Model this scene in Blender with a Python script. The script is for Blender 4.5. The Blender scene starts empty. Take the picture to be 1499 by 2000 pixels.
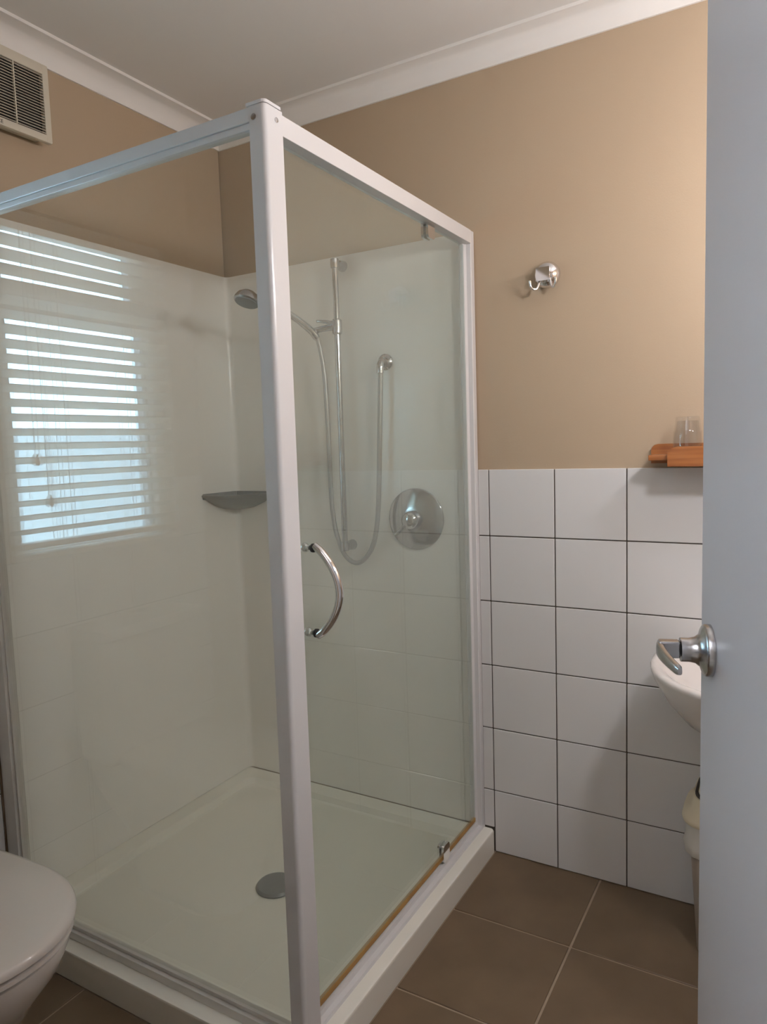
import bpy, bmesh, math, random
from mathutils import Vector, Matrix
random.seed(7)
SC = bpy.context.scene
COL = SC.collection
PI = math.pi

# ------------------------------------------------------------------ camera
cam_d = bpy.data.cameras.new('camera')
cam = bpy.data.objects.new('camera', cam_d)
COL.objects.link(cam)
yaw, pitch, roll = 0.5289, -0.0935, -0.0318
Fv = Vector((-math.sin(yaw)*math.cos(pitch), math.cos(yaw)*math.cos(pitch), math.sin(pitch)))
Rv = Fv.cross(Vector((0, 0, 1))).normalized()
Uv = Rv.cross(Fv)
c_, s_ = math.cos(roll), math.sin(roll)
R2 = Rv*c_ + Uv*s_
U2 = Uv*c_ - Rv*s_
cam.matrix_world = Matrix(((R2.x, U2.x, -Fv.x, 1.8082), (R2.y, U2.y, -Fv.y, -2.0158),
                           (R2.z, U2.z, -Fv.z, 1.2836), (0, 0, 0, 1)))
cam_d.sensor_fit = 'VERTICAL'
cam_d.sensor_height = 36.0
cam_d.lens = 1400.4/2000*36.0
cam_d.clip_start = 0.02
SC.camera = cam

# ------------------------------------------------------------------ sky, exposure
SKY = 20.0
W = bpy.data.worlds.new('sky')
SC.world = W
W.use_nodes = True
nt = W.node_tree
bg = nt.nodes['Background']
bg.inputs[0].default_value = (0.46, 0.74, 1.0, 1)
bg.inputs[1].default_value = SKY
LAMP = 116.0
LAMP_COL = (1.0, 0.98, 1.02)
HALL_FILL = 215.0  # strength of the added hallway fill light
SC.view_settings.view_transform = 'Standard'
SC.view_settings.look = 'None'
SC.view_settings.gamma = 1.0
SC.view_settings.use_curve_mapping = False
SC.view_settings.exposure = 0.14
SC.cycles.max_bounces = 14
SC.cycles.diffuse_bounces = 8
SC.cycles.transparent_max_bounces = 24
SC.cycles.caustics_reflective = False
SC.cycles.sample_clamp_indirect = 6.0
SC.cycles.use_denoising = True

# ------------------------------------------------------------------ materials
def principled(name, col, rough=0.5, metal=0.0, var=0.0, vscale=4.0, bump=0.0, bscale=120.0,
               coat=0.0, spec=0.5, dark=None, stretch=(1, 1, 1)):
    m = bpy.data.materials.new(name)
    m.use_nodes = True
    t = m.node_tree
    b = t.nodes['Principled BSDF']
    b.inputs['Base Color'].default_value = (*col, 1)
    b.inputs['Roughness'].default_value = rough
    b.inputs['Metallic'].default_value = metal
    b.inputs['Specular IOR Level'].default_value = spec
    b.inputs['Coat Weight'].default_value = coat
    if coat:
        b.inputs['Coat Roughness'].default_value = 0.08
    tc = t.nodes.new('ShaderNodeTexCoord')
    if var > 0:
        mp = t.nodes.new('ShaderNodeMapping')
        mp.inputs['Scale'].default_value = stretch
        t.links.new(tc.outputs['Object'], mp.inputs['Vector'])
        n = t.nodes.new('ShaderNodeTexNoise')
        n.inputs['Scale'].default_value = vscale
        n.inputs['Detail'].default_value = 5
        t.links.new(mp.outputs[0], n.inputs['Vector'])
        r = t.nodes.new('ShaderNodeValToRGB')
        d = dark or tuple(x*(1-var) for x in col)
        r.color_ramp.elements[0].position = 0.3
        r.color_ramp.elements[1].position = 0.7
        r.color_ramp.elements[0].color = (*d, 1)
        r.color_ramp.elements[1].color = (*col, 1)
        t.links.new(n.outputs['Fac'], r.inputs[0])
        t.links.new(r.outputs[0], b.inputs['Base Color'])
    if bump > 0:
        n2 = t.nodes.new('ShaderNodeTexNoise')
        n2.inputs['Scale'].default_value = bscale
        n2.inputs['Detail'].default_value = 3
        t.links.new(tc.outputs['Object'], n2.inputs['Vector'])
        bp = t.nodes.new('ShaderNodeBump')
        bp.inputs['Strength'].default_value = bump
        bp.inputs['Distance'].default_value = 0.002
        t.links.new(n2.outputs['Fac'], bp.inputs['Height'])
        t.links.new(bp.outputs[0], b.inputs['Normal'])
    return m

def thin_glass(name, tint, film=0.0, filmcol=(0.8, 0.8, 0.78), rough=0.0, ior=1.5):
    """solid sheet of glass without bending: both faces reflect by Fresnel, soap film optional"""
    m = bpy.data.materials.new(name)
    m.use_nodes = True
    t = m.node_tree
    for n in list(t.nodes):
        t.nodes.remove(n)
    out = t.nodes.new('ShaderNodeOutputMaterial')
    tr = t.nodes.new('ShaderNodeBsdfTransparent')
    tr.inputs[0].default_value = (*tint, 1)
    gl = t.nodes.new('ShaderNodeBsdfGlossy')
    gl.inputs['Roughness'].default_value = rough
    gl.inputs['Color'].default_value = (1, 1, 1, 1)
    geo = t.nodes.new('ShaderNodeNewGeometry')
    mi = t.nodes.new('ShaderNodeMapRange')
    mi.inputs['To Min'].default_value = ior
    mi.inputs['To Max'].default_value = 1/ior
    t.links.new(geo.outputs['Backfacing'], mi.inputs['Value'])
    fr = t.nodes.new('ShaderNodeFresnel')
    t.links.new(mi.outputs[0], fr.inputs['IOR'])
    mx = t.nodes.new('ShaderNodeMixShader')
    t.links.new(fr.outputs[0], mx.inputs[0])
    t.links.new(tr.outputs[0], mx.inputs[1])
    t.links.new(gl.outputs[0], mx.inputs[2])
    last = mx
    if film > 0:
        df = t.nodes.new('ShaderNodeBsdfDiffuse')
        df.inputs[0].default_value = (*filmcol, 1)
        tl = t.nodes.new('ShaderNodeBsdfTranslucent')
        tl.inputs[0].default_value = (*filmcol, 1)
        m2 = t.nodes.new('ShaderNodeMixShader')
        m2.inputs[0].default_value = 0.5
        t.links.new(df.outputs[0], m2.inputs[1])
        t.links.new(tl.outputs[0], m2.inputs[2])
        tc = t.nodes.new('ShaderNodeTexCoord')
        ns = t.nodes.new('ShaderNodeTexNoise')
        ns.inputs['Scale'].default_value = 5.0
        ns.inputs['Detail'].default_value = 6
        t.links.new(tc.outputs['Object'], ns.inputs['Vector'])
        mr = t.nodes.new('ShaderNodeMapRange')
        mr.inputs['To Min'].default_value = film*0.7
        mr.inputs['To Max'].default_value = film*1.3
        t.links.new(ns.outputs['Fac'], mr.inputs['Value'])
        m3 = t.nodes.new('ShaderNodeMixShader')
        t.links.new(mr.outputs[0], m3.inputs[0])
        t.links.new(mx.outputs[0], m3.inputs[1])
        t.links.new(m2.outputs[0], m3.inputs[2])
        last = m3
    t.links.new(last.outputs[0], out.inputs[0])
    return m

def emission(name, col, s):
    m = bpy.data.materials.new(name)
    m.use_nodes = True
    t = m.node_tree
    b = t.nodes['Principled BSDF']
    b.inputs['Base Color'].default_value = (0.9, 0.9, 0.88, 1)
    b.inputs['Emission Color'].default_value = (*col, 1)
    b.inputs['Emission Strength'].default_value = s
    return m

M = {}
M['paint'] = principled('tan_wall_paint', (0.450, 0.348, 0.245), 0.55, var=0.03, vscale=2.0, bump=0.12, bscale=260, spec=0.35)
M['ceiling'] = principled('ceiling_paint', (0.76, 0.745, 0.725), 0.75, var=0.02, vscale=3, bump=0.08, bscale=200, spec=0.3)
M['cornice'] = principled('cornice_paint', (0.82, 0.80, 0.775), 0.45, var=0.02, spec=0.4)
M['tile'] = principled('white_glazed_tile', (0.70, 0.695, 0.695), 0.16, var=0.015, vscale=3, bump=0.02, bscale=12)
M['grout'] = principled('dark_grout', (0.10, 0.085, 0.07), 0.9, var=0.3, vscale=30)
M['floor_tile'] = principled('brown_floor_tile', (0.168, 0.116, 0.070), 0.42, var=0.22, vscale=7, bump=0.08, bscale=60, spec=0.35)
M['floor_grout'] = principled('tan_floor_grout', (0.37, 0.29, 0.215), 0.9, var=0.2, vscale=20)
M['lining'] = principled('white_acrylic_lining', (0.85, 0.83, 0.795), 0.22, var=0.01, spec=0.45)
M['tray'] = principled('white_acrylic_tray', (0.82, 0.80, 0.73), 0.25, var=0.02, vscale=3)
M['powder'] = principled('white_powder_coat', (0.64, 0.635, 0.64), 0.22, var=0.01, coat=0.3)
M['silver'] = principled('satin_silver_frame', (0.70, 0.68, 0.65), 0.35, metal=0.0, var=0.06, vscale=20)
M['chrome'] = principled('polished_chrome', (0.80, 0.80, 0.82), 0.06, metal=1.0, var=0.02)
M['satin'] = principled('satin_nickel', (0.52, 0.52, 0.53), 0.26, metal=1.0, var=0.05, vscale=30)
M['dullchrome'] = principled('water_spotted_chrome', (0.56, 0.56, 0.58), 0.13, metal=1.0, var=0.15, vscale=40)
M['hose'] = principled('grey_shower_hose', (0.42, 0.41, 0.40), 0.35, metal=0.5, var=0.05, bump=0.2, bscale=300)
M['greyplastic'] = principled('grey_plastic', (0.27, 0.275, 0.28), 0.3, var=0.05)
M['ceramic'] = principled('white_vitreous_china', (0.74, 0.70, 0.67), 0.12, var=0.01, coat=0.4)
M['seat'] = principled('white_seat_plastic', (0.70, 0.66, 0.63), 0.2, var=0.01, coat=0.3)
M['doorpaint'] = principled('white_door_paint', (0.565, 0.56, 0.595), 0.35, var=0.01, bump=0.03, bscale=90)
M['wood'] = principled('honey_bamboo_wood', (0.38, 0.135, 0.030), 0.4, var=0.45, vscale=9, stretch=(0.6, 6, 14), dark=(0.25, 0.078, 0.014), coat=0.2)
M['fan'] = principled('cream_fan_plastic', (0.62, 0.57, 0.47), 0.4, var=0.03)
M['dark'] = principled('fan_shade_black', (0.018, 0.015, 0.012), 0.8, var=0.2)  # near-black that paints in the shade inside the fan
M['ink_and_shade'] = principled('lettering_and_gap_shade', (0.05, 0.045, 0.04), 0.6, var=0.1)  # fan print, and the painted shade round the bin flap
M['seal'] = principled('aged_amber_seal', (0.42, 0.24, 0.055), 0.45, var=0.5, vscale=14, dark=(0.30, 0.14, 0.03))
M['bin'] = principled('cream_bin_plastic', (0.68, 0.60, 0.45), 0.4, var=0.03)
M['binbody'] = principled('taupe_bin_plastic', (0.40, 0.34, 0.29), 0.45, var=0.04)
M['bag'] = principled('white_bag_film', (0.72, 0.70, 0.66), 0.4, var=0.03, bump=0.5, bscale=40)
M['blind'] = principled('cream_blind_slat', (0.74, 0.70, 0.62), 0.4, var=0.02)
M['cord'] = principled('cream_blind_cord', (0.60, 0.56, 0.50), 0.8, var=0.05)
M['alu'] = principled('bronze_grey_window_sash', (0.40, 0.38, 0.36), 0.4, var=0.03)
M['fence'] = principled('pale_boundary_fence', (0.70, 0.70, 0.68), 0.8, var=0.08, vscale=6)
M['lawn'] = principled('pale_gravel_yard', (0.55, 0.54, 0.50), 0.9, var=0.2, vscale=30)
M['glass_fixed'] = thin_glass('fixed_shower_glass', (0.975, 0.985, 0.975), film=0.035)
M['glass_door'] = thin_glass('green_tinted_door_glass', (0.935, 0.965, 0.945), film=0.085, filmcol=(0.74, 0.78, 0.74))
M['glass_window'] = thin_glass('window_glass', (0.95, 0.97, 0.97))
M['tumbler'] = thin_glass('tumbler_glass', (0.92, 0.92, 0.92), film=0.012)
M['lamp'] = emission('warm_lamp_globe', LAMP_COL, LAMP)
M['hall_fill'] = emission('hall_fill_glow', (0.93, 0.98, 1.10), HALL_FILL)  # glow of the fill light added outside the doorway
M['black'] = principled('black_rubber', (0.03, 0.03, 0.03), 0.6, var=0.1)

# ------------------------------------------------------------------ mesh builder
class MB:
    def __init__(s):
        s.bm = bmesh.new()
    def faces(s, vs, fs):
        v = [s.bm.verts.new(p) for p in vs]
        for f in fs:
            try:
                s.bm.faces.new([v[i] for i in f])
            except ValueError:
                pass
        return s
    def box(s, x0, x1, y0, y1, z0, z1, bev=0.0, seg=2):
        vs = [(x, y, z) for x in (x0, x1) for y in (y0, y1) for z in (z0, z1)]
        v = [s.bm.verts.new(p) for p in vs]
        fs = [(0, 1, 3, 2), (4, 6, 7, 5), (0, 4, 5, 1), (2, 3, 7, 6), (0, 2, 6, 4), (1, 5, 7, 3)]
        nf = [s.bm.faces.new([v[i] for i in f]) for f in fs]
        if bev > 0:
            es = list({e for f in nf for e in f.edges})
            bmesh.ops.bevel(s.bm, geom=es, offset=bev, segments=seg, profile=0.5, affect='EDGES')
        return s
    def loft(s, rings, cap0=True, cap1=True, closed=True):
        R = [[s.bm.verts.new(p) for p in r] for r in rings]
        n = len(R[0])
        for a, b in zip(R, R[1:]):
            for i in range(n if closed else n-1):
                j = (i+1) % n
                s.bm.faces.new((a[i], a[j], b[j], b[i]))
        if cap0:
            s.bm.faces.new(list(reversed(R[0])))
        if cap1:
            s.bm.faces.new(R[-1])
        return s
    def tube(s, pts, r, n=12, caps=True):
        P = [Vector(p) for p in pts]
        rad = r if isinstance(r, (list, tuple)) else [r]*len(P)
        rings = []
        T0 = (P[1]-P[0]).normalized()
        a = Vector((0, 0, 1)) if abs(T0.z) < 0.9 else Vector((1, 0, 0))
        nrm = T0.cross(a).normalized()
        for i, p in enumerate(P):
            T = ((P[min(i+1, len(P)-1)]-P[max(i-1, 0)])).normalized()
            nrm = (nrm - T*nrm.dot(T)).normalized()
            b = T.cross(nrm)
            rings.append([p + (nrm*math.cos(2*PI*k/n) + b*math.sin(2*PI*k/n))*rad[i] for k in range(n)])
        return s.loft(rings, caps, caps)
    def lathe(s, prof, c, axis=(0, 0, 1), n=24, cap0=True, cap1=True):
        """prof: list of (radius, height along axis)"""
        A = Vector(axis).normalized()
        a = Vector((0, 0, 1)) if abs(A.z) < 0.9 else Vector((1, 0, 0))
        u = A.cross(a).normalized()
        v = A.cross(u)
        c = Vector(c)
        rings = [[c + A*h + (u*math.cos(2*PI*k/n) + v*math.sin(2*PI*k/n))*max(r, 1e-5) for k in range(n)] for r, h in prof]
        return s.loft(rings, cap0, cap1)
    def prism(s, poly, axis, a0, a1):
        def p3(p, a):
            if axis == 'z': return (p[0], p[1], a)
            if axis == 'y': return (p[0], a, p[1])
            return (a, p[0], p[1])
        return s.loft([[p3(p, a0) for p in poly], [p3(p, a1) for p in poly]])
    def xform(s, Mx):
        bmesh.ops.transform(s.bm, matrix=Mx, verts=s.bm.verts)
        return s

def wloc(o):
    v = Vector((0, 0, 0))
    while o is not None:
        v = v + o.location
        o = o.parent
    return v

def part(name, mb, mat, parent=None, label=None, smooth=35, kind=None):
    bm = mb.bm
    bmesh.ops.recalc_face_normals(bm, faces=bm.faces)
    for f in bm.faces:
        f.smooth = True
    lim = math.radians(smooth)
    for e in bm.edges:
        if len(e.link_faces) == 2:
            e.smooth = e.calc_face_angle(0) < lim
    xs = [v.co for v in bm.verts]
    lo = Vector((min(v.x for v in xs), min(v.y for v in xs), min(v.z for v in xs)))
    hi = Vector((max(v.x for v in xs), max(v.y for v in xs), max(v.z for v in xs)))
    c = Vector(((lo.x+hi.x)/2, (lo.y+hi.y)/2, lo.z))
    bmesh.ops.translate(bm, verts=bm.verts, vec=-c)
    me = bpy.data.meshes.new(name)
    bm.to_mesh(me)
    bm.free()
    me.materials.append(mat)
    o = bpy.data.objects.new(name, me)
    COL.objects.link(o)
    if smooth <= 35:                      # keep flat faces flat beside rounded edges
        wn = o.modifiers.new('weighted_normal', 'WEIGHTED_NORMAL')
        wn.weight = 100
        wn.keep_sharp = True
    if parent is not None:
        o.parent = parent
        o.location = c - wloc(parent)
    else:
        o.location = c
    if label:
        o['label'] = label
    if kind:
        o['kind'] = kind
    return o

def copy_part(o, name, loc, parent):
    d = o.copy()
    d.name = name
    COL.objects.link(d)
    d.parent = parent
    d.location = Vector(loc) - wloc(parent)
    return d

def thing(name, label, cat, loc, group=None):
    o = bpy.data.objects.new(name, None)
    o.empty_display_size = 0.05
    COL.objects.link(o)
    o.location = loc
    o['label'] = label
    o['category'] = cat
    if group:
        o['group'] = group
    return o

def tag(o, label, cat, kind=None):
    o['label'] = label
    o['category'] = cat
    if kind:
        o['kind'] = kind
    return o

def rrect(x0, x1, y0, y1, r, n=5):
    pts = []
    for cx, cy, a in ((x1-r, y1-r, 0), (x0+r, y1-r, PI/2), (x0+r, y0+r, PI), (x1-r, y0+r, 3*PI/2)):
        for k in range(n+1):
            t = a + PI/2*k/n
            pts.append((cx+r*math.cos(t), cy+r*math.sin(t)))
    return pts

def bez(P, n=24):
    """Catmull-Rom through the points"""
    P = [Vector(p) for p in P]
    Q = [P[0]*2-P[1]] + P + [P[-1]*2-P[-2]]
    out = []
    m = len(P)-1
    for i in range(m):
        a, b, c, d = Q[i:i+4]
        k = max(2, n//m)
        for j in range(k):
            t = j/k
            out.append(0.5*((2*b)+(c-a)*t+(2*a-5*b+4*c-d)*t*t+(3*b-a-3*c+d)*t**3))
    out.append(P[-1])
    return out

# ------------------------------------------------------------------ room shell
RX, FY, ZC = 2.17, -1.73, 2.400        # right wall, front wall, ceiling
WT = 0.12                              # wall thickness
DX0, DX1, DZ = 1.14, 1.935, 2.06       # doorway in the front wall
WY0, WY1, WZ0, WZ1 = -1.61, -1.02, 1.0, 1.945   # window hole in the left wall

wall_left = part('wall_left', MB()
    .box(-WT, -.004, FY-WT, WY0, 0, ZC).box(-WT, -.004, WY1, 0, 0, ZC)
    .box(-WT, -.004, WY0, WY1, 0, WZ0).box(-WT, -.004, WY0, WY1, WZ1, ZC), M['paint'])
tag(wall_left, 'tan painted wall behind the shower and toilet, under the fan', 'wall', 'structure')
wall_back = part('wall_back', MB().box(-WT, RX+WT, .004, .004+WT, 0, ZC), M['paint'])
tag(wall_back, 'tan painted wall with white tiled lower half and chrome robe hook', 'wall', 'structure')
wall_right = part('wall_right', MB().box(RX, RX+WT, FY-WT, .004, 0, ZC), M['paint'])
tag(wall_right, 'tan painted wall hidden behind the open door', 'wall', 'structure')
wall_front = part('wall_front', MB().box(-.004, DX0, FY-WT, FY, 0, ZC).box(DX1, RX, FY-WT, FY, 0, ZC)
    .box(DX0, DX1, FY-WT, FY, DZ, ZC), M['paint'])
tag(wall_front, 'tan painted wall around the open doorway facing the shower', 'wall', 'structure')
ceiling = part('ceiling', MB().box(-WT, RX+WT, FY-WT, .004+WT, ZC, ZC+.1), M['ceiling'])
tag(ceiling, 'plain white painted bathroom ceiling', 'ceiling', 'structure')
# cornice: concave cove run round the room
bm_ = MB()
prof = [(0.0, ZC)]
prof = [(.004, ZC-.062), (.006, ZC-.056)] + [(.062-.050*math.cos(a), ZC-.056+.050*math.sin(a)) for a in [PI/2*k/6 for k in range(1, 6)]] + [(.062, ZC-.006), (.068, ZC-.004), (.068, ZC)]
prof = [(0, ZC), (0, ZC-.062)] + [(.006, ZC-.062), (.007, ZC-.055)] + [(.007+.048*(1-math.cos(PI/2*k/7)), ZC-.055+.047*math.sin(PI/2*k/7)) for k in range(1, 8)] + [(.062, ZC-.008), (.063, ZC)]
rings = []
for d, z in prof:
    x0, x1, y0, y1 = -.004+d, RX-d, FY+d, .004-d
    rings.append([(x0, y0, z), (x1, y0, z), (x1, y1, z), (x0, y1, z)])
bm_.loft(rings, False, False)
trim = part('trim_1', bm_, M['cornice'], smooth=30)
tag(trim, 'white coved cornice where walls meet ceiling', 'cornice', 'structure')

# floor with its tiles
floor = part('floor', MB().box(-WT, RX+WT, FY-WT, .004+WT, -.10, -.003), M['floor_grout'])
tag(floor, 'brown square tiled bathroom floor with pale grout lines', 'floor', 'structure')
gx = [1.3254+.3297*k for k in range(-5, 4)]
gy = [-.319-.3254*k for k in range(-1, 6)]
def tile_box(x0, x1, y0, y1):
    return MB().box(x0, x1, y0, y1, -.008, 0.0, .0012, 1)
cache = {}
for i in range(len(gx)-1):
    for j in range(len(gy)-1):
        x0, x1, y1, y0 = gx[i]+.003, gx[i+1]-.003, gy[j]-.003, gy[j+1]+.003
        x0, x1, y0, y1 = max(x0, 0), min(x1, RX), max(y0, FY-WT), min(y1, -.002)
        if x1 < 1.0:
            y1 = min(y1, -1.002)
        if x1 > 1.0:
            x0 = max(x0, 1.002) if y1 > -1.0 else x0
        if x1-x0 < .012 or y1-y0 < .012:
            continue
        key = (round(x1-x0, 4), round(y1-y0, 4))
        if key in cache:
            copy_part(cache[key], 'tile', ((x0+x1)/2, (y0+y1)/2, -.008), floor)
        else:
            cache[key] = part('tile', tile_box(x0, x1, y0, y1), M['floor_tile'], floor)

# wall tiles on the back wall
part('grout', MB().box(.966, RX-.001, -.0005, .0045, 0, 1.198), M['grout'], wall_back)
cache = {}
cols = [(.9665, .9985)] + [(1.0+.2*k+.0017, 1.0+.2*(k+1)-.0017) for k in range(6)]
for i, (x0, x1) in enumerate(cols):
    x1 = min(x1, RX-.002)
    for r in range(6):
        z0, z1 = .2*r+.0017, .2*(r+1)-.0017
        if i == 0 and r == 0:
            z0 = .079
        if r == 5:
            z1 = 1.1995
        key = (round(x1-x0, 4), round(z1-z0, 4))
        if key in cache:
            copy_part(cache[key], 'tile', ((x0+x1)/2, -.0005, z0), wall_back)
        else:
            cache[key] = part('tile', MB().box(x0, x1, -.004, .003, z0, z1, .0012, 1), M['tile'], wall_back)
# wall tiles on the left wall beside the shower
part('grout', MB().box(-.0045, .0005, FY, -.968, 0, 1.0), M['grout'], wall_left)
cache = {}
ye = [-.969, -1.0] + [-1.0-.2*k for k in range(1, 4)] + [FY+.001]
for a, b in zip(ye, ye[1:]):
    y1, y0 = a-.0017, b+.0017
    for r in range(6):
        if r == 5 and WY0 < (y0+y1)/2 < WY1:
            continue
        z0, z1 = .2*r+.0017, .2*(r+1)-.0017
        key = (round(y1-y0, 4), round(z1-z0, 4))
        if key in cache:
            copy_part(cache[key], 'tile', (.0005, (y0+y1)/2, z0), wall_left)
        else:
            cache[key] = part('tile', MB().box(-.003, .004, y0, y1, z0, z1, .0012, 1), M['tile'], wall_left)

# hallway behind the doorway, where the photographer stands
hall_wall = part('wall_hall', MB().box(.4, .5, -3.2, FY-WT, 0, 2.4).box(3.0, 3.1, -3.2, FY-WT, 0, 2.4)
    .box(.4, 3.1, -3.3, -3.2, 0, 2.4).box(RX+WT, 3.1, FY-WT, FY-WT+.1, 0, 2.4), M['ceiling'])
tag(hall_wall, 'white hallway walls outside the bathroom doorway', 'wall', 'structure')
hall_ceiling = part('ceiling_hall', MB().box(.4, 3.1, -3.3, FY-WT, 2.4, 2.5), M['ceiling'])
tag(hall_ceiling, 'white hallway ceiling outside the bathroom doorway', 'ceiling', 'structure')
hall_floor = part('floor_hall', MB().box(.4, 3.1, -3.3, FY-WT, -.1, -.001), M['lawn'])
tag(hall_floor, 'pale hallway floor outside the bathroom doorway', 'floor', 'structure')
hl = thing('hall_fill_light', 'added unseen fill light shaped as an uplighter in the hallway outside the doorway', 'lamp', (0.9, -2.8, 0))  # invented uplighter, out of view, added to fill the bathroom with soft light
part('fill_base', MB().lathe([(.14, 0), (.14, .015), (.03, .025)], (0.9, -2.8, 0), n=28), M['powder'], hl)
part('pole', MB().tube([(0.9, -2.8, .02), (0.9, -2.8, 1.72)], .013, 12), M['powder'], hl)
part('bowl_shade', MB().lathe([(.03, 1.71), (.12, 1.735), (.185, 1.80), (.19, 1.85), (.186, 1.85), (.18, 1.80), (.12, 1.745), (.03, 1.722)], (0.9, -2.8, 0), n=32), M['powder'], hl)
part('fill_disc', MB().lathe([(.158, 1.772), (.160, 1.778), (.001, 1.782)], (0.9, -2.8, 0), n=28), M['hall_fill'], hl)

# ------------------------------------------------------------------ window and blind (seen mirrored in the fixed glass)
PY0, PY1 = -1.545, -1.088            # glass width
TZ0, TZ1 = 1.672, 1.748              # transom between the panes
win = part('window_1', MB()
    .box(-.11, -.045, WY0, PY0-.02, WZ0, WZ1).box(-.11, -.045, PY1+.02, WY1, WZ0, WZ1)
    .box(-.11, -.045, PY0-.02, PY1+.02, WZ0, WZ0+.022).box(-.11, -.045, PY0-.02, PY1+.02, WZ1-.015, WZ1)
    .box(-.11, -.06, PY0-.02, PY1+.02, TZ0+.012, TZ1-.012), M['cornice'])
tag(win, 'bathroom window with transom behind the blind, mirrored in the shower glass', 'window', 'structure')
for z0, z1, f0 in ((WZ0+.022, TZ0+.012, 0), (TZ1-.012, WZ1-.015, .03)):
    part('sash', MB().box(-.10, -.06, PY0-.02, PY0+f0, z0, z1).box(-.10, -.06, PY1, PY1+.02, z0, z1)
         .box(-.10, -.06, PY0+f0, PY1, z0, z0+.012).box(-.10, -.06, PY0+f0, PY1, z1-.012, z1), M['alu'], win)
    part('pane', MB().box(-.083, -.078, PY0+f0, PY1, z0+.012, z1-.012), M['glass_window'], win)
part('window_sill', MB().box(-.045, .016, WY0+.001, WY1-.001, WZ0+.0005, WZ0+.016, .003), M['cornice'], win)

bl = thing('venetian_blind', 'cream venetian blind with tasselled cords in the window', 'blind', (-.012, -1.3, 1.04))
BX, BY0, BY1 = -.018, -1.600, -1.028
part('headrail', MB().box(BX-.022, BX+.016, BY0, BY1, 1.882, 1.935, .003), M['blind'], bl)
tilt = math.radians(21)
def slat_mb(z):
    pr = []
    for k in range(7):
        t = (k/6-.5)*.048
        pr.append((t, .0028*(1-(t/.024)**2)))
    poly = pr + [(a, b-.0022) for a, b in reversed(pr)]
    ca, sa = math.cos(tilt), math.sin(tilt)
    return MB().prism([(BX+a*ca-b*sa, z+a*sa+b*ca) for a, b in poly], 'y', BY0, BY1)
s0 = part('slat', slat_mb(1.0775), M['blind'], bl, smooth=60)
zz0 = wloc(s0)
for k in range(1, 21):
    copy_part(s0, 'slat', zz0 + Vector((0, 0, .0389*k)), bl)
part('bottom_rail', MB().box(BX-.024, BX+.024, BY0, BY1, 1.030, 1.046, .003), M['blind'], bl)
for y in (-1.190, -1.445):
    for dx, dy in ((-.025, .014), (.025, -.014), (0, 0)):
        part('ladder_cord', MB().tube([(BX+dx, y+dy, 1.046), (BX+dx, y+dy, 1.882)], .0016, 5), M['cord'], bl)
for y, z1 in ((-1.100, 1.262), (-1.132, 1.147)):
    cd = part('pull_cord', MB().tube([(BX+.030, y, z1+.02), (BX+.030, y, 1.893)], .0022, 5), M['cord'], bl)
    part('tassel', MB().lathe([(.003, .028), (.007, .022), (.010, .008), (.011, 0), (.006, -.006)], (BX+.030, y, z1), n=12), M['blind'], cd)

# outside: yard and boundary fence that the lower panes look on to
yard = part('yard_ground', MB().box(-6, -WT, -8, 3, -.25, -.15), M['lawn'])
tag(yard, 'pale gravel yard outside the bathroom window', 'ground', 'structure')
fn = thing('boundary_fence', 'pale boundary fence outside the bathroom window', 'fence', (-2.6, -1.2, -.15))
fp = part('fence_board', MB().box(-2.62, -2.6, -7.0, -6.805, -.15, 1.46), M['fence'], fn)
fl = wloc(fp)
for k in range(1, 45):
    copy_part(fp, 'fence_board', fl + Vector((0, .2*k, 0)), fn)

# ------------------------------------------------------------------ shower tray
tr = thing('shower_tray', 'white square shower tray with a raised rim on the floor', 'shower tray', (.5, -.5, 0))
def ring(i, z, r):
    return [(x, y, z) for x, y in rrect(0.0+i, 1.0-i, -1.0+i, -.002-i, r, 5)]
t_ = MB().loft([ring(.0, 0, .012), ring(.0, .068, .012), ring(.002, .073, .012), ring(.007, .075, .012), ring(.058, .075, .03),
                ring(.064, .073, .03), ring(.072, .056, .035), ring(.082, .0525, .04)], True, False)
t_.loft([ring(.082, .0525, .04), [(.545+.06*(x-.5), -.53+.06*(y+.5), .047) for x, y, _z in ring(.082, 0, .04)]], False, True)
part('tray_body', t_, M['tray'], tr)
part('drain_cover', MB().lathe([(.055, .046), (.057, .052), (.052, .058), (.030, .062), (.001, .063)], (.545, -.525, 0), n=36), M['greyplastic'], tr, 'grey round drain cover')

# ------------------------------------------------------------------ shower lining
r = .02
a = .006
poly = [(-.004, -.938), (a, -.938)]
for k in range(7):
    t = PI + (-PI/2)*k/6
    poly.append((a+r+r*math.cos(t), -.002-r+r*math.sin(t) - .0))
poly += [(.934, -.002), (.934, .004), (-.004, .004)]
ln = part('shower_wall_lining', MB().prism(poly, 'z', .0755, 1.8985), M['lining'], smooth=30)
tag(ln, 'glossy white acrylic wall lining inside the shower corner', 'wall panel')

# ------------------------------------------------------------------ shower enclosure
en = thing('shower_enclosure', 'white framed corner shower enclosure with fixed panel and pivot glass door', 'shower enclosure', (.5, -.5, .075))
ZT = 1.894
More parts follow.
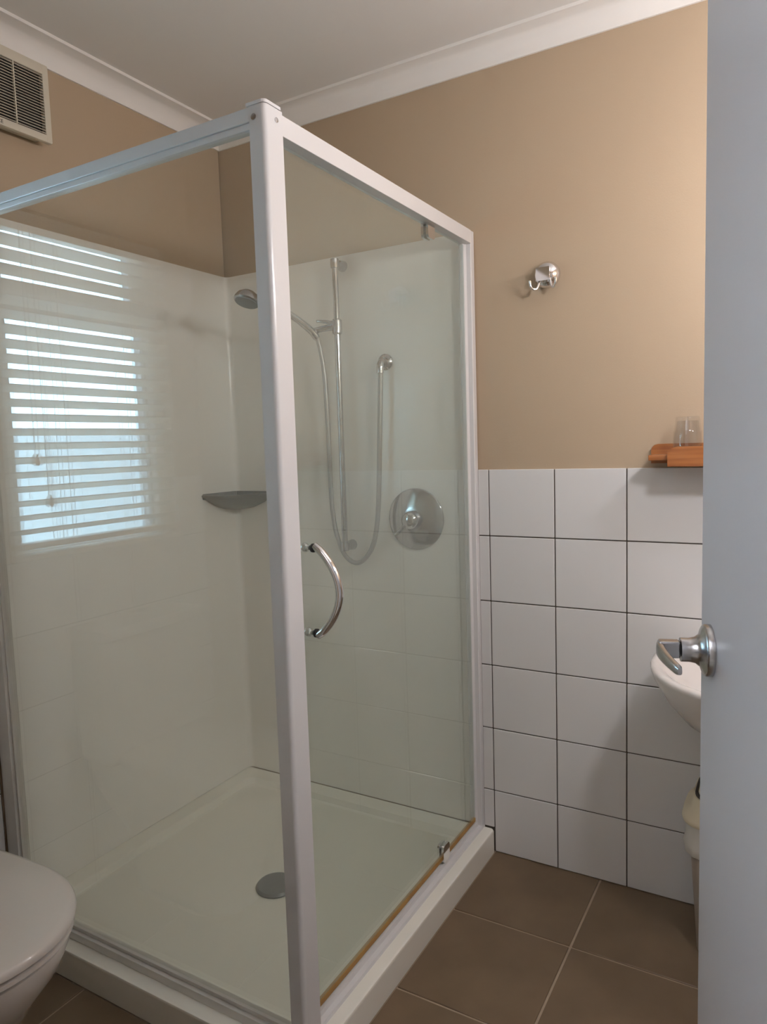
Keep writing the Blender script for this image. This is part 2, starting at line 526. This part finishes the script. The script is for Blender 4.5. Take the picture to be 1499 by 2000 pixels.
# corner post: outer corner rounded
px0, px1, py0, py1 = .939, .975, -.963, -.912
post = []
rr = .009
for k in range(9):
    t = -PI/2 + PI/2*k/8
    post.append((px1-rr+rr*math.cos(t), py0+rr+rr*math.sin(t)))
post += [(px1, py1), (px1-.004, py1), (px1-.004, py1-.004), (px0+.004, py1-.004), (px0, py0+.030), (px0, py0)]
pst = part('corner_post', MB().prism(post, 'z', .076, ZT), M['powder'], en, smooth=25)
cap = [(px1-rr+.0015+rr*math.cos(t), py0+rr-.0015+rr*math.sin(t)) for t in [-PI/2+PI/2*k/8 for k in range(9)]]
cap += [(px1+.0015, py1-.006), (px0+.002, py1-.006), (px0-.005, py0+.03), (px0-.005, py0-.0015)]
part('end_cap', MB().prism(cap, 'z', ZT+.0005, ZT+.006), M['powder'], pst, smooth=25)
part('screw', MB().lathe([(.0045, 0), (.0045, .0015), (.003, .002)], (px1, -.930, ZT-.020), (1, 0, 0), 12), M['satin'], pst)
part('screw', MB().lathe([(.0055, 0), (.0055, .0015), (.003, .002)], (.950, py0, ZT-.020), (0, -1, 0), 12), M['satin'], pst)
# top rails
part('top_rail', MB().box(.934, .969, py1, -.028, ZT-.038, ZT, .002), M['powder'], en)
part('top_rail', MB().box(.002, px0, -.962, -.932, ZT-.025, ZT, .002).box(.002, px0, -.9585, -.937, ZT-.037, ZT-.025, .0015), M['powder'], en)
# jamb on the back wall (stepped profile)
jb = [(.930, -.002), (.930, -.030), (.937, -.038), (.947, -.038), (.950, -.030), (.952, -.026), (.964, -.024), (.966, -.021), (.966, -.002)]
part('wall_jamb', MB().prism(jb, 'z', .0765, ZT), M['powder'], en, smooth=30)
# jamb on the left wall
part('wall_jamb', MB().box(.0045, .052, -.966, -.932, .0765, ZT, .003), M['silver'], en, 'grey metal wall channel')
part('glazing_bead', MB().box(.0525, .058, -.958, -.940, .105, ZT-.038, .0015), M['silver'], en, 'grey glazing bead')
# bottom rail below the fixed panel
part('bottom_rail', MB().box(.053, px0, -.967, -.932, .0755, .096, .002).box(.059, px0, -.958, -.940, .096, .106, .002), M['silver'], en, 'grey metal rail below fixed glass')
# sill under the door
sl = [(.928, .0755), (.928, .083), (.940, .094), (.952, .094), (.955, .086), (.966, .083), (.968, .0755)]
part('door_sill', MB().prism(sl, 'y', py1, -.004), M['powder'], en, smooth=30)
part('fixed_panel', MB().box(.054, .9385, -.952, -.946, .107, ZT-.038), M['glass_fixed'], en, 'clear fixed glass panel')
# glass door
gd = part('glass_door', MB().box(.944, .950, -.909, -.040, .117, 1.851), M['glass_door'], en, 'green tinted pivot door glass')
part('water_seal', MB().box(.9425, .9515, -.909, -.040, .104, .1165, .001), M['seal'], gd, 'aged amber water seal')
def hinge(z0, z1, post_z0, post_z1):
    m = MB()
    m.prism([(y, zz) for y, zz in rrect(-.284, -.244, z0, z1, .009, 4)], 'x', .9505, .9575)
    m.prism([(y, zz) for y, zz in rrect(-.284, -.244, z0, z1, .009, 4)], 'x', .9365, .9435)
    m.tube([(.947, -.264, post_z0), (.947, -.264, post_z1)], .006, 12)
    return m
part('pivot_hinge', hinge(1.818, 1.868, 1.856, 1.876), M['chrome'], gd, 'chrome pivot block')
part('pivot_hinge', hinge(.098, .148, .09, .112), M['chrome'], gd, 'chrome pivot block')
# pull handle, bowed outwards
hy, hz0, hz1 = -.840, .902, 1.079
pts = []
for k in range(25):
    t = k/24
    zz = hz1 + (hz0-hz1)*t
    pts.append((.958+.055*math.sin(PI*t)**0.85 if 0 < t < 1 else .956, hy, zz + .004*math.cos(PI*t)))
h = MB().tube(pts, .0085, 14)
part('pull_handle', h, M['chrome'], gd, 'bowed chrome pull handle', smooth=50)
for zz in (hz0, hz1):
    part('handle_mount', MB().lathe([(.0092, 0), (.0092, .0045), (.006, .005), (.006, .010)], (.9502, hy, zz), (1, 0, 0), 18), M['black'], gd, 'dark handle collar')
    part('handle_knob', MB().lathe([(.005, 0), (.006, .003)] + [(.0105*math.cos(q), .012+.0105*math.sin(q)) for q in [-.9+.245*k for k in range(11)]], (.9438, hy, zz), (-1, 0, 0), 18), M['chrome'], gd, 'chrome ball knob')

# ------------------------------------------------------------------ shower fittings
sr = thing('shower_slide_rail', 'slim chrome shower slide rail on the white lining', 'shower rail', (.508, -.004, .941))
part('rail_bar', MB().tube([(.508, -.05, .941), (.508, -.05, 1.877)], .0095, 16), M['dullchrome'], sr)
for zz in (1.864, .953):
    part('wall_bracket', MB().tube([(.508, -.003, zz), (.508, -.052, zz)], [.018, .0125], 16).lathe([(.0135, -.014), (.0145, 0), (.0135, .014)], (.508, -.05, zz), n=16), M['dullchrome'], sr)
sd = part('slider', MB().lathe([(.013, -.024), (.016, -.02), (.016, .02), (.013, .024)], (.508, -.05, 1.666), n=18)
     .tube([(.508, -.05, 1.666), (.47, -.062, 1.664), (.437, -.075, 1.658)], [.011, .010, .009], 12), M['dullchrome'], sr)
part('slider_lever', MB().tube([(.506, -.055, 1.676), (.47, -.068, 1.684), (.445, -.074, 1.688)], [.007, .006, .004], 10), M['dullchrome'], sd)

hs = thing('hand_shower', 'grey chrome hand shower held on the slide rail', 'shower head', (.437, -.075, 1.64))
part('handle', MB().tube(bez([(.442, -.070, 1.634), (.434, -.085, 1.654), (.418, -.13, 1.684), (.402, -.19, 1.710), (.388, -.25, 1.726), (.378, -.295, 1.732)], 24),
     [.011, .012, .0125, .0125, .012, .012, .0115, .0115, .011, .011, .011, .011, .011, .0115, .012, .012, .0125, .013, .014, .015, .016][:len(bez([(0,0,0)]*6, 24))], 14), M['dullchrome'], hs, smooth=60)
hd = Vector((-.05, -.35, -.93)).normalized()
part('spray_head', MB().lathe([(.004, -.026), (.020, -.022), (.033, -.012), (.039, 0), (.040, .008), (.036, .012)], (.372, -.322, 1.728), hd, 28), M['satin'], hs, smooth=40)
part('spray_face', MB().lathe([(.035, .0115), (.034, .014), (.001, .0145)], (.372, -.322, 1.728), hd, 28), M['greyplastic'], hs, 'grey spray plate')

hose_pts = bez([(.442, -.070, 1.634), (.450, -.066, 1.60), (.460, -.060, 1.50), (.462, -.055, 1.30), (.462, -.052, 1.12), (.472, -.050, 1.01), (.502, -.048, .927), (.548, -.046, .899),
                (.590, -.044, .925), (.620, -.042, .985), (.636, -.040, 1.10), (.648, -.040, 1.30), (.655, -.038, 1.46), (.657, -.038, 1.510)], 90)
ho = part('shower_hose', MB().tube(hose_pts, .008, 10), M['hose'], smooth=60)
tag(ho, 'grey flexible shower hose looping down from the hand shower', 'shower hose')
oe = thing('hose_outlet', 'round chrome hose outlet on the lining above the mixer', 'wall outlet', (.657, -.004, 1.545))
part('flange', MB().lathe([(.026, 0), (.026, .004), (.020, .010), (.013, .014)], (.657, -.0035, 1.545), (0, -1, 0), 24), M['dullchrome'], oe)
part('elbow', MB().tube(bez([(.657, -.014, 1.545), (.657, -.028, 1.543), (.657, -.037, 1.532), (.657, -.038, 1.508)], 12), .0115, 14), M['dullchrome'], oe, smooth=60)

mx = thing('shower_mixer', 'large domed chrome shower mixer plate with central lever', 'shower mixer', (.752, -.004, 1.05))
part('dome_plate', MB().lathe([(.098, 0), (.098, .003)] + [(.098*math.cos(q), .004+.0195*(1-math.cos(q)**2)) for q in [.12+.085*k for k in range(14)]], (.752, -.0035, 1.045), (0, -1, 0), 48), M['dullchrome'], mx, smooth=40)
kb = part('mixer_knob', MB().lathe([(.030, .0185), (.029, .042), (.026, .052), (.018, .058), (.001, .059)], (.752, -.0035, 1.045), (0, -1, 0), 28), M['dullchrome'], mx, smooth=40)
part('lever', MB().tube([(.747, -.048, 1.040), (.730, -.058, 1.020), (.708, -.064, 0.998)], [.008, .007, .006], 12), M['dullchrome'], kb)

cs = thing('corner_soap_shelf', 'grey rounded corner soap shelf in the shower corner', 'shelf', (.05, -.05, 1.07))
prof = [(.035, 1.066), (.075, 1.072), (.125, 1.090), (.160, 1.108), (.178, 1.120), (.182, 1.126), (.178, 1.128), (.170, 1.124), (.15, 1.114), (.118, 1.100), (.07, 1.082), (.02, 1.078)]
rings = []
for k in range(17):
    t = -PI/2*k/16
    rings.append([(.0065+q*math.cos(t), -.0025+q*math.sin(t), zq) for q, zq in prof])
sh = MB()
sh.loft(rings, True, True)
part('dish', sh, M['greyplastic'], cs, smooth=45)
part('back_rim', MB().box(.0065, .012, -.18, -.009, 1.112, 1.132, .002).box(.0068, .186, -.0088, -.0028, 1.1122, 1.1318, .002), M['greyplastic'], cs)

# ------------------------------------------------------------------ back wall things
rh = thing('robe_hook', 'small chrome robe hook with domed rose on tan wall', 'hook', (1.184, .004, 1.70))
HX, HZ = 1.184, 1.741
part('rose', MB().lathe([(.037, 0), (.037, .005), (.035, .013), (.028, .021), (.017, .026), (.001, .028)], (HX, .0035, HZ), (0, -1, 0), 36), M['chrome'], rh, smooth=45)
blk = MB().loft([[(HX+.015*sx, -.016, HZ-.002+.016*sz) for sx, sz in ((-1, -1), (1, -1), (1, 1), (-1, 1))],
                 [(HX+.019*sx, -.042, HZ-.004+.018*sz) for sx, sz in ((-1, -1), (1, -1), (1, 1), (-1, 1))]])
part('square_block', blk, M['chrome'], rh)
for sx in (-1, 1):
    d = Vector((.74*sx, -.67, 0))
    p0 = Vector((HX+(.012 if sx < 0 else .018)*sx, -.030, HZ-.016))
    pts = bez([p0, p0+d*.002+Vector((0, 0, -.012)), p0+d*.008+Vector((0, 0, -.024)), p0+d*.017+Vector((0, 0, -.027)), p0+d*.026+Vector((0, 0, -.020)), p0+d*.029+Vector((0, 0, -.004))], 25)
    part('wire_hook', MB().tube(pts, .0036, 10), M['chrome'], rh, smooth=60)

ws = thing('wooden_shelf', 'honey coloured wooden shelf above the tiles beside the door', 'shelf', (1.75, -.06, 1.20))
bp = [(1.464, 1.212), (2.03, 1.212), (2.03, 1.263), (1.482, 1.263), (1.472, 1.260), (1.466, 1.254), (1.464, 1.246)]
part('back_board', MB().prism(bp, 'y', -.012, .0035), M['wood'], ws)
part('shelf_board', MB().box(1.472, 2.02, -.100, -.0125, 1.222, 1.236, .0015), M['wood'], ws)
fb = [(1.520, 1.207), (1.975, 1.207), (1.975, 1.256), (1.542, 1.256), (1.530, 1.2525), (1.522, 1.244), (1.520, 1.236)]
part('front_board', MB().prism(fb, 'y', -.114, -.1005), M['wood'], ws)

tb = part('drinking_glass', MB().lathe([(.036, 0), (.0362, .010), (.0335, .052), (.0338, .056), (.0318, .060), (.0285, .090), (.027, .0935), (.001, .0935), (.001, .084), (.0255, .083),
                                       (.0290, .058), (.0312, .052), (.0336, .004), (.034, .0004)], (1.560, -.062, 1.2363), n=36, cap0=False, cap1=False), M['tumbler'], smooth=30)
tag(tb, 'clear drinking glass standing upside down on the wooden shelf', 'glass')

# basin
bs = thing('wash_basin', 'white rounded wash basin mounted on the tiled wall', 'basin', (1.77, -.2, .55))
def bring(s, z, dy=0.0, back=-.0045):
    pts = []
    cx, cy, hx, hyf = 1.770, -.152, .275, .285
    n = 40
    for k in range(n):
        t = 2*PI*k/n
        ct, st = math.cos(t), math.sin(t)
        e = 2/2.35
        x = cx + hx*s*math.copysign(abs(ct)**e, ct)
        y = cy + (hyf*s if st < 0 else .160*s)*math.copysign(abs(st)**e, st) + dy
        pts.append((x, min(y, back), z))
    return pts
bsn = MB().loft([bring(.30, .545, .02), bring(.52, .565, .015), bring(.74, .61, .008), bring(.90, .667), bring(.972, .706), bring(.995, .724), bring(1.0, .731), bring(.99, .737),
                 bring(.955, .738, 0, -.012), bring(.90, .732, 0, -.025), bring(.82, .705, -.004, -.05), bring(.68, .655, -.004, -.06), bring(.45, .628, 0, -.08), bring(.15, .622, 0, -.1)])
part('bowl', bsn, M['ceramic'], bs, smooth=60)
part('waste', MB().lathe([(.022, .6225), (.021, .627), (.001, .628)], (1.775, -.19, 0), n=20), M['chrome'], bs)
part('tap', MB().tube(bez([(1.775, -.035, .736), (1.775, -.04, .80), (1.775, -.075, .835), (1.775, -.13, .815)], 18), .012, 14).lathe([(.022, .7375), (.022, .745), (.013, .755)], (1.775, -.035, 0), n=20), M['chrome'], bs, smooth=60)

# waste bin
wb = thing('waste_bin', 'cream lidded waste bin with white liner bag under the basin', 'bin', (1.715, -.135, 0))
def brr(hx, hy, z, wob=0.0):
    pts = []
    n = 44
    for k in range(n):
        t = 2*PI*k/n
        ct, st = math.cos(t), math.sin(t)
        e = 2/4.0
        w = 1 + wob*math.sin(9*t+z*60)*math.sin(5*t)
        pts.append((1.715+hx*w*math.copysign(abs(ct)**e, ct), -.135+hy*w*math.copysign(abs(st)**e, st), z))
    return pts
part('bin_body', MB().loft([brr(.108, .080, 0), brr(.112, .084, .006), brr(.131, .101, .33), brr(.133, .103, .350)]), M['binbody'], wb, smooth=50)
part('liner_bag', MB().loft([brr(.130, .101, .262, .02), brr(.139, .110, .268, .03), brr(.140, .111, .29, .035), brr(.137, .108, .325, .03), brr(.140, .110, .350, .01), brr(.128, .098, .3505)], False, False), M['bag'], wb, 'white liner bag overhang', smooth=70)
lid = part('bin_lid', MB().loft([brr(.145, .115, .346), brr(.147, .117, .352), brr(.144, .114, .360), brr(.129, .101, .374), brr(.125, .097, .390), brr(.121, .093, .405)]), M['bin'], wb, 'cream bin lid', smooth=50)
part('swing_flap', MB().loft([brr(.111, .083, .4055), brr(.108, .080, .420), brr(.08, .06, .428)]), M['bin'], lid)
part('flap_gap_shade', MB().loft([brr(.118, .090, .4052), brr(.117, .089, .4100), brr(.1115, .0835, .4100)], False, False), M['ink_and_shade'], lid)  # solid dark ring painting the shade of the gap round the flap

# lamp on the right wall, hidden by the door, that lights the room
wl = thing('wall_lamp', 'chrome bar wall lamp with two round globes behind the open door', 'lamp', (RX, -.68, 1.83))
part('back_plate', MB().box(RX-.020, RX-.0005, -1.02, -.35, 1.80, 1.86, .004), M['chrome'], wl)
for y, gr in ((-.42, .046), (-.95, .064)):
    part('arm', MB().tube([(RX-.019, y, 1.83), (2.115, y, 1.83)], .012, 12), M['chrome'], wl)
    part('globe', MB().lathe([(gr*math.cos(q), gr*math.sin(q)) for q in [-PI/2+PI*k/16 for k in range(17)]], (2.056, y, 1.83), n=28), M['lamp'], wl, smooth=80)

# ------------------------------------------------------------------ exhaust fan
ef = thing('exhaust_fan', 'cream square exhaust fan with louvred grille under the cornice', 'fan', (0, -.807, 2.11))
fy0, fy1, fz0, fz1 = -.907, -.707, 2.116, 2.316
part('housing', MB().box(-.0035, .034, fy0+.014, fy1-.014, fz0+.012, fz1-.004, .004), M['fan'], ef)
gy0, gy1, gz0, gz1 = fy0+.019, fy1-.019, 2.136, 2.289
fr = MB().box(.0345, .050, fy0, gy0, fz0, fz1, .004).box(.0345, .050, gy1, fy1, fz0, fz1, .004)
fr.box(.0345, .0497, gy0-.003, gy1+.003, fz0+.0003, gz0, .003).box(.0345, .0497, gy0-.003, gy1+.003, gz1, fz1-.0003, .003)
part('grille_frame', fr, M['fan'], ef)
part('shade_plate', MB().box(.0342, .0352, gy0, gy1, gz0, gz1), M['dark'], ef, 'thin dark plate painting in the shade behind louvres')  # flat near-black plate in place of the shaded fan interior
n = 21
pt = (gz1-gz0)/n
s1 = part('slat', MB().prism([(.0462, gz0+.0020), (.0462, gz0+.0030), (.0488, gz0+.0034), (.0488, gz0+.0021)], 'y', gy0, gy1), M['fan'], ef)
b0 = wloc(s1)
for k in range(1, n):
    copy_part(s1, 'slat', b0 + Vector((0, 0, pt*k)), ef)
part('centre_bar', MB().box(.0430, .0494, -.8090, -.8060, gz0, gz1), M['fan'], ef)
fc = bpy.data.curves.new('lettering', 'FONT')
fc.body = 'CE'
fc.size = .013
fc.extrude = .0002
fc.align_x = 'RIGHT'
fc.materials.append(M['ink_and_shade'])
tmp = bpy.data.objects.new('lettering', fc)
COL.objects.link(tmp)
bpy.context.view_layer.update()
fm = bpy.data.meshes.new_from_object(tmp.evaluated_get(bpy.context.evaluated_depsgraph_get()))
bpy.data.objects.remove(tmp)
fm.transform(Matrix.Rotation(PI/2, 4, 'Z') @ Matrix.Rotation(PI/2, 4, 'X'))
fo = bpy.data.objects.new('lettering', fm)
COL.objects.link(fo)
fo.parent = ef
fo.location = Vector((.0501, -.847, 2.1210)) - wloc(ef)

# ------------------------------------------------------------------ toilet
to = thing('toilet', 'white toilet with closed lid below the window', 'toilet', (.35, -1.355, 0))
TY = -1.343
def tring(xf, hw, z, xb=.16, y=TY, n=36, e=2.15):
    """D outline: round front, squarer back"""
    pts = []
    xf -= .012
    xm = xf - hw*1.2
    for k in range(n):
        t = -PI/2 + PI*k/(n-1)
        ex = 2/e
        pts.append((xm+(xf-xm)*abs(math.cos(t))**ex, y+hw*math.copysign(abs(math.sin(t))**ex, math.sin(t)), z))
    pts += [(xb+.02, y+hw*.92, z), (xb, y+hw*.80, z), (xb, y-hw*.80, z), (xb+.02, y-hw*.92, z)]
    return pts
part('pan', MB().loft([tring(.50, .115, 0, .12), tring(.505, .117, .01, .12), tring(.515, .115, .10, .12), tring(.555, .128, .19, .10), tring(.615, .150, .27, .05), tring(.665, .168, .33, .02),
      tring(.688, .176, .375, .01), tring(.690, .176, .391, .01), tring(.676, .164, .3955, .012)]), M['ceramic'], to, smooth=60)
part('seat', MB().loft([tring(.690, .180, .3985, .17), tring(.698, .185, .402, .168), tring(.698, .185, .409, .168), tring(.686, .175, .4125, .17)]), M['seat'], to, smooth=50)
part('lid', MB().loft([tring(.688, .178, .4155, .16), tring(.702, .188, .419, .158), tring(.703, .189, .428, .158), tring(.698, .186, .434, .16), tring(.684, .175, .4385, .17), tring(.60, .12, .442, .21), tring(.5, .05, .443, .3)]), M['seat'], to, smooth=50)
part('cistern', MB().box(.006, .160, TY-.185, TY+.185, .40, .76, .02, 3), M['ceramic'], to)
part('cistern_lid', MB().box(.005, .168, TY-.192, TY+.192, .7605, .795, .01, 3), M['ceramic'], to)
part('flush_button', MB().lathe([(.022, .795), (.022, .799), (.018, .801)], (.085, TY, 0), n=20), M['chrome'], to)

# ------------------------------------------------------------------ the open door at the right
TH = math.radians(17.0)
ED = Vector((1.698, -1.0, 0))
dirn = Vector((-math.sin(TH), math.cos(TH), 0))     # hinge -> latch edge
nrm = Vector((-math.cos(TH), -math.sin(TH), 0))     # visible face normal
DM = Matrix(((-dirn.x, nrm.x, 0, ED.x), (-dirn.y, nrm.y, 0, ED.y), (0, 0, 1, 0), (0, 0, 0, 1)))
# local: x from latch edge to hinge, y out of the visible face, z up
dl = part('door_1', MB().box(0, .76, -.036, 0, .012, 2.03, .0015, 2).xform(DM), M['doorpaint'])
tag(dl, 'plain white open door with lever handle at the right', 'door', 'structure')
dh = part('door_handle', MB().lathe([(.0325, .0003), (.0325, .007), (.031, .009), (.0285, .0105), (.021, .013), (.0165, .019), (.0150, .026), (.0150, .036)], (.06, 0, 1.015), (0, 1, 0), 36).xform(DM), M['satin'], dl, 'satin metal lever handle', smooth=40)
part('shank', MB().box(.0515, .0685, .0362, .0625, 1.005, 1.0265, .003, 3).xform(DM), M['satin'], dh)
lv = bez([(.052, .058, 1.0155), (.070, .0605, 1.0155), (.092, .059, 1.0145), (.115, .055, 1.013), (.138, .049, 1.011)], 20)
rings = []
for i, p in enumerate(lv):
    t = i/(len(lv)-1)
    w, hgt = .0058-.0016*t, .0100-.0042*t
    if i in (0, len(lv)-1):
        w, hgt = w*.6, hgt*.75
    rings.append([(p.x, p.y + w*math.copysign(abs(math.cos(q))**.7, math.cos(q)), p.z + hgt*math.copysign(abs(math.sin(q))**.7, math.sin(q))) for q in [2*PI*k/14 for k in range(14)]])
part('lever', MB().loft(rings).xform(DM), M['satin'], dh, smooth=50)
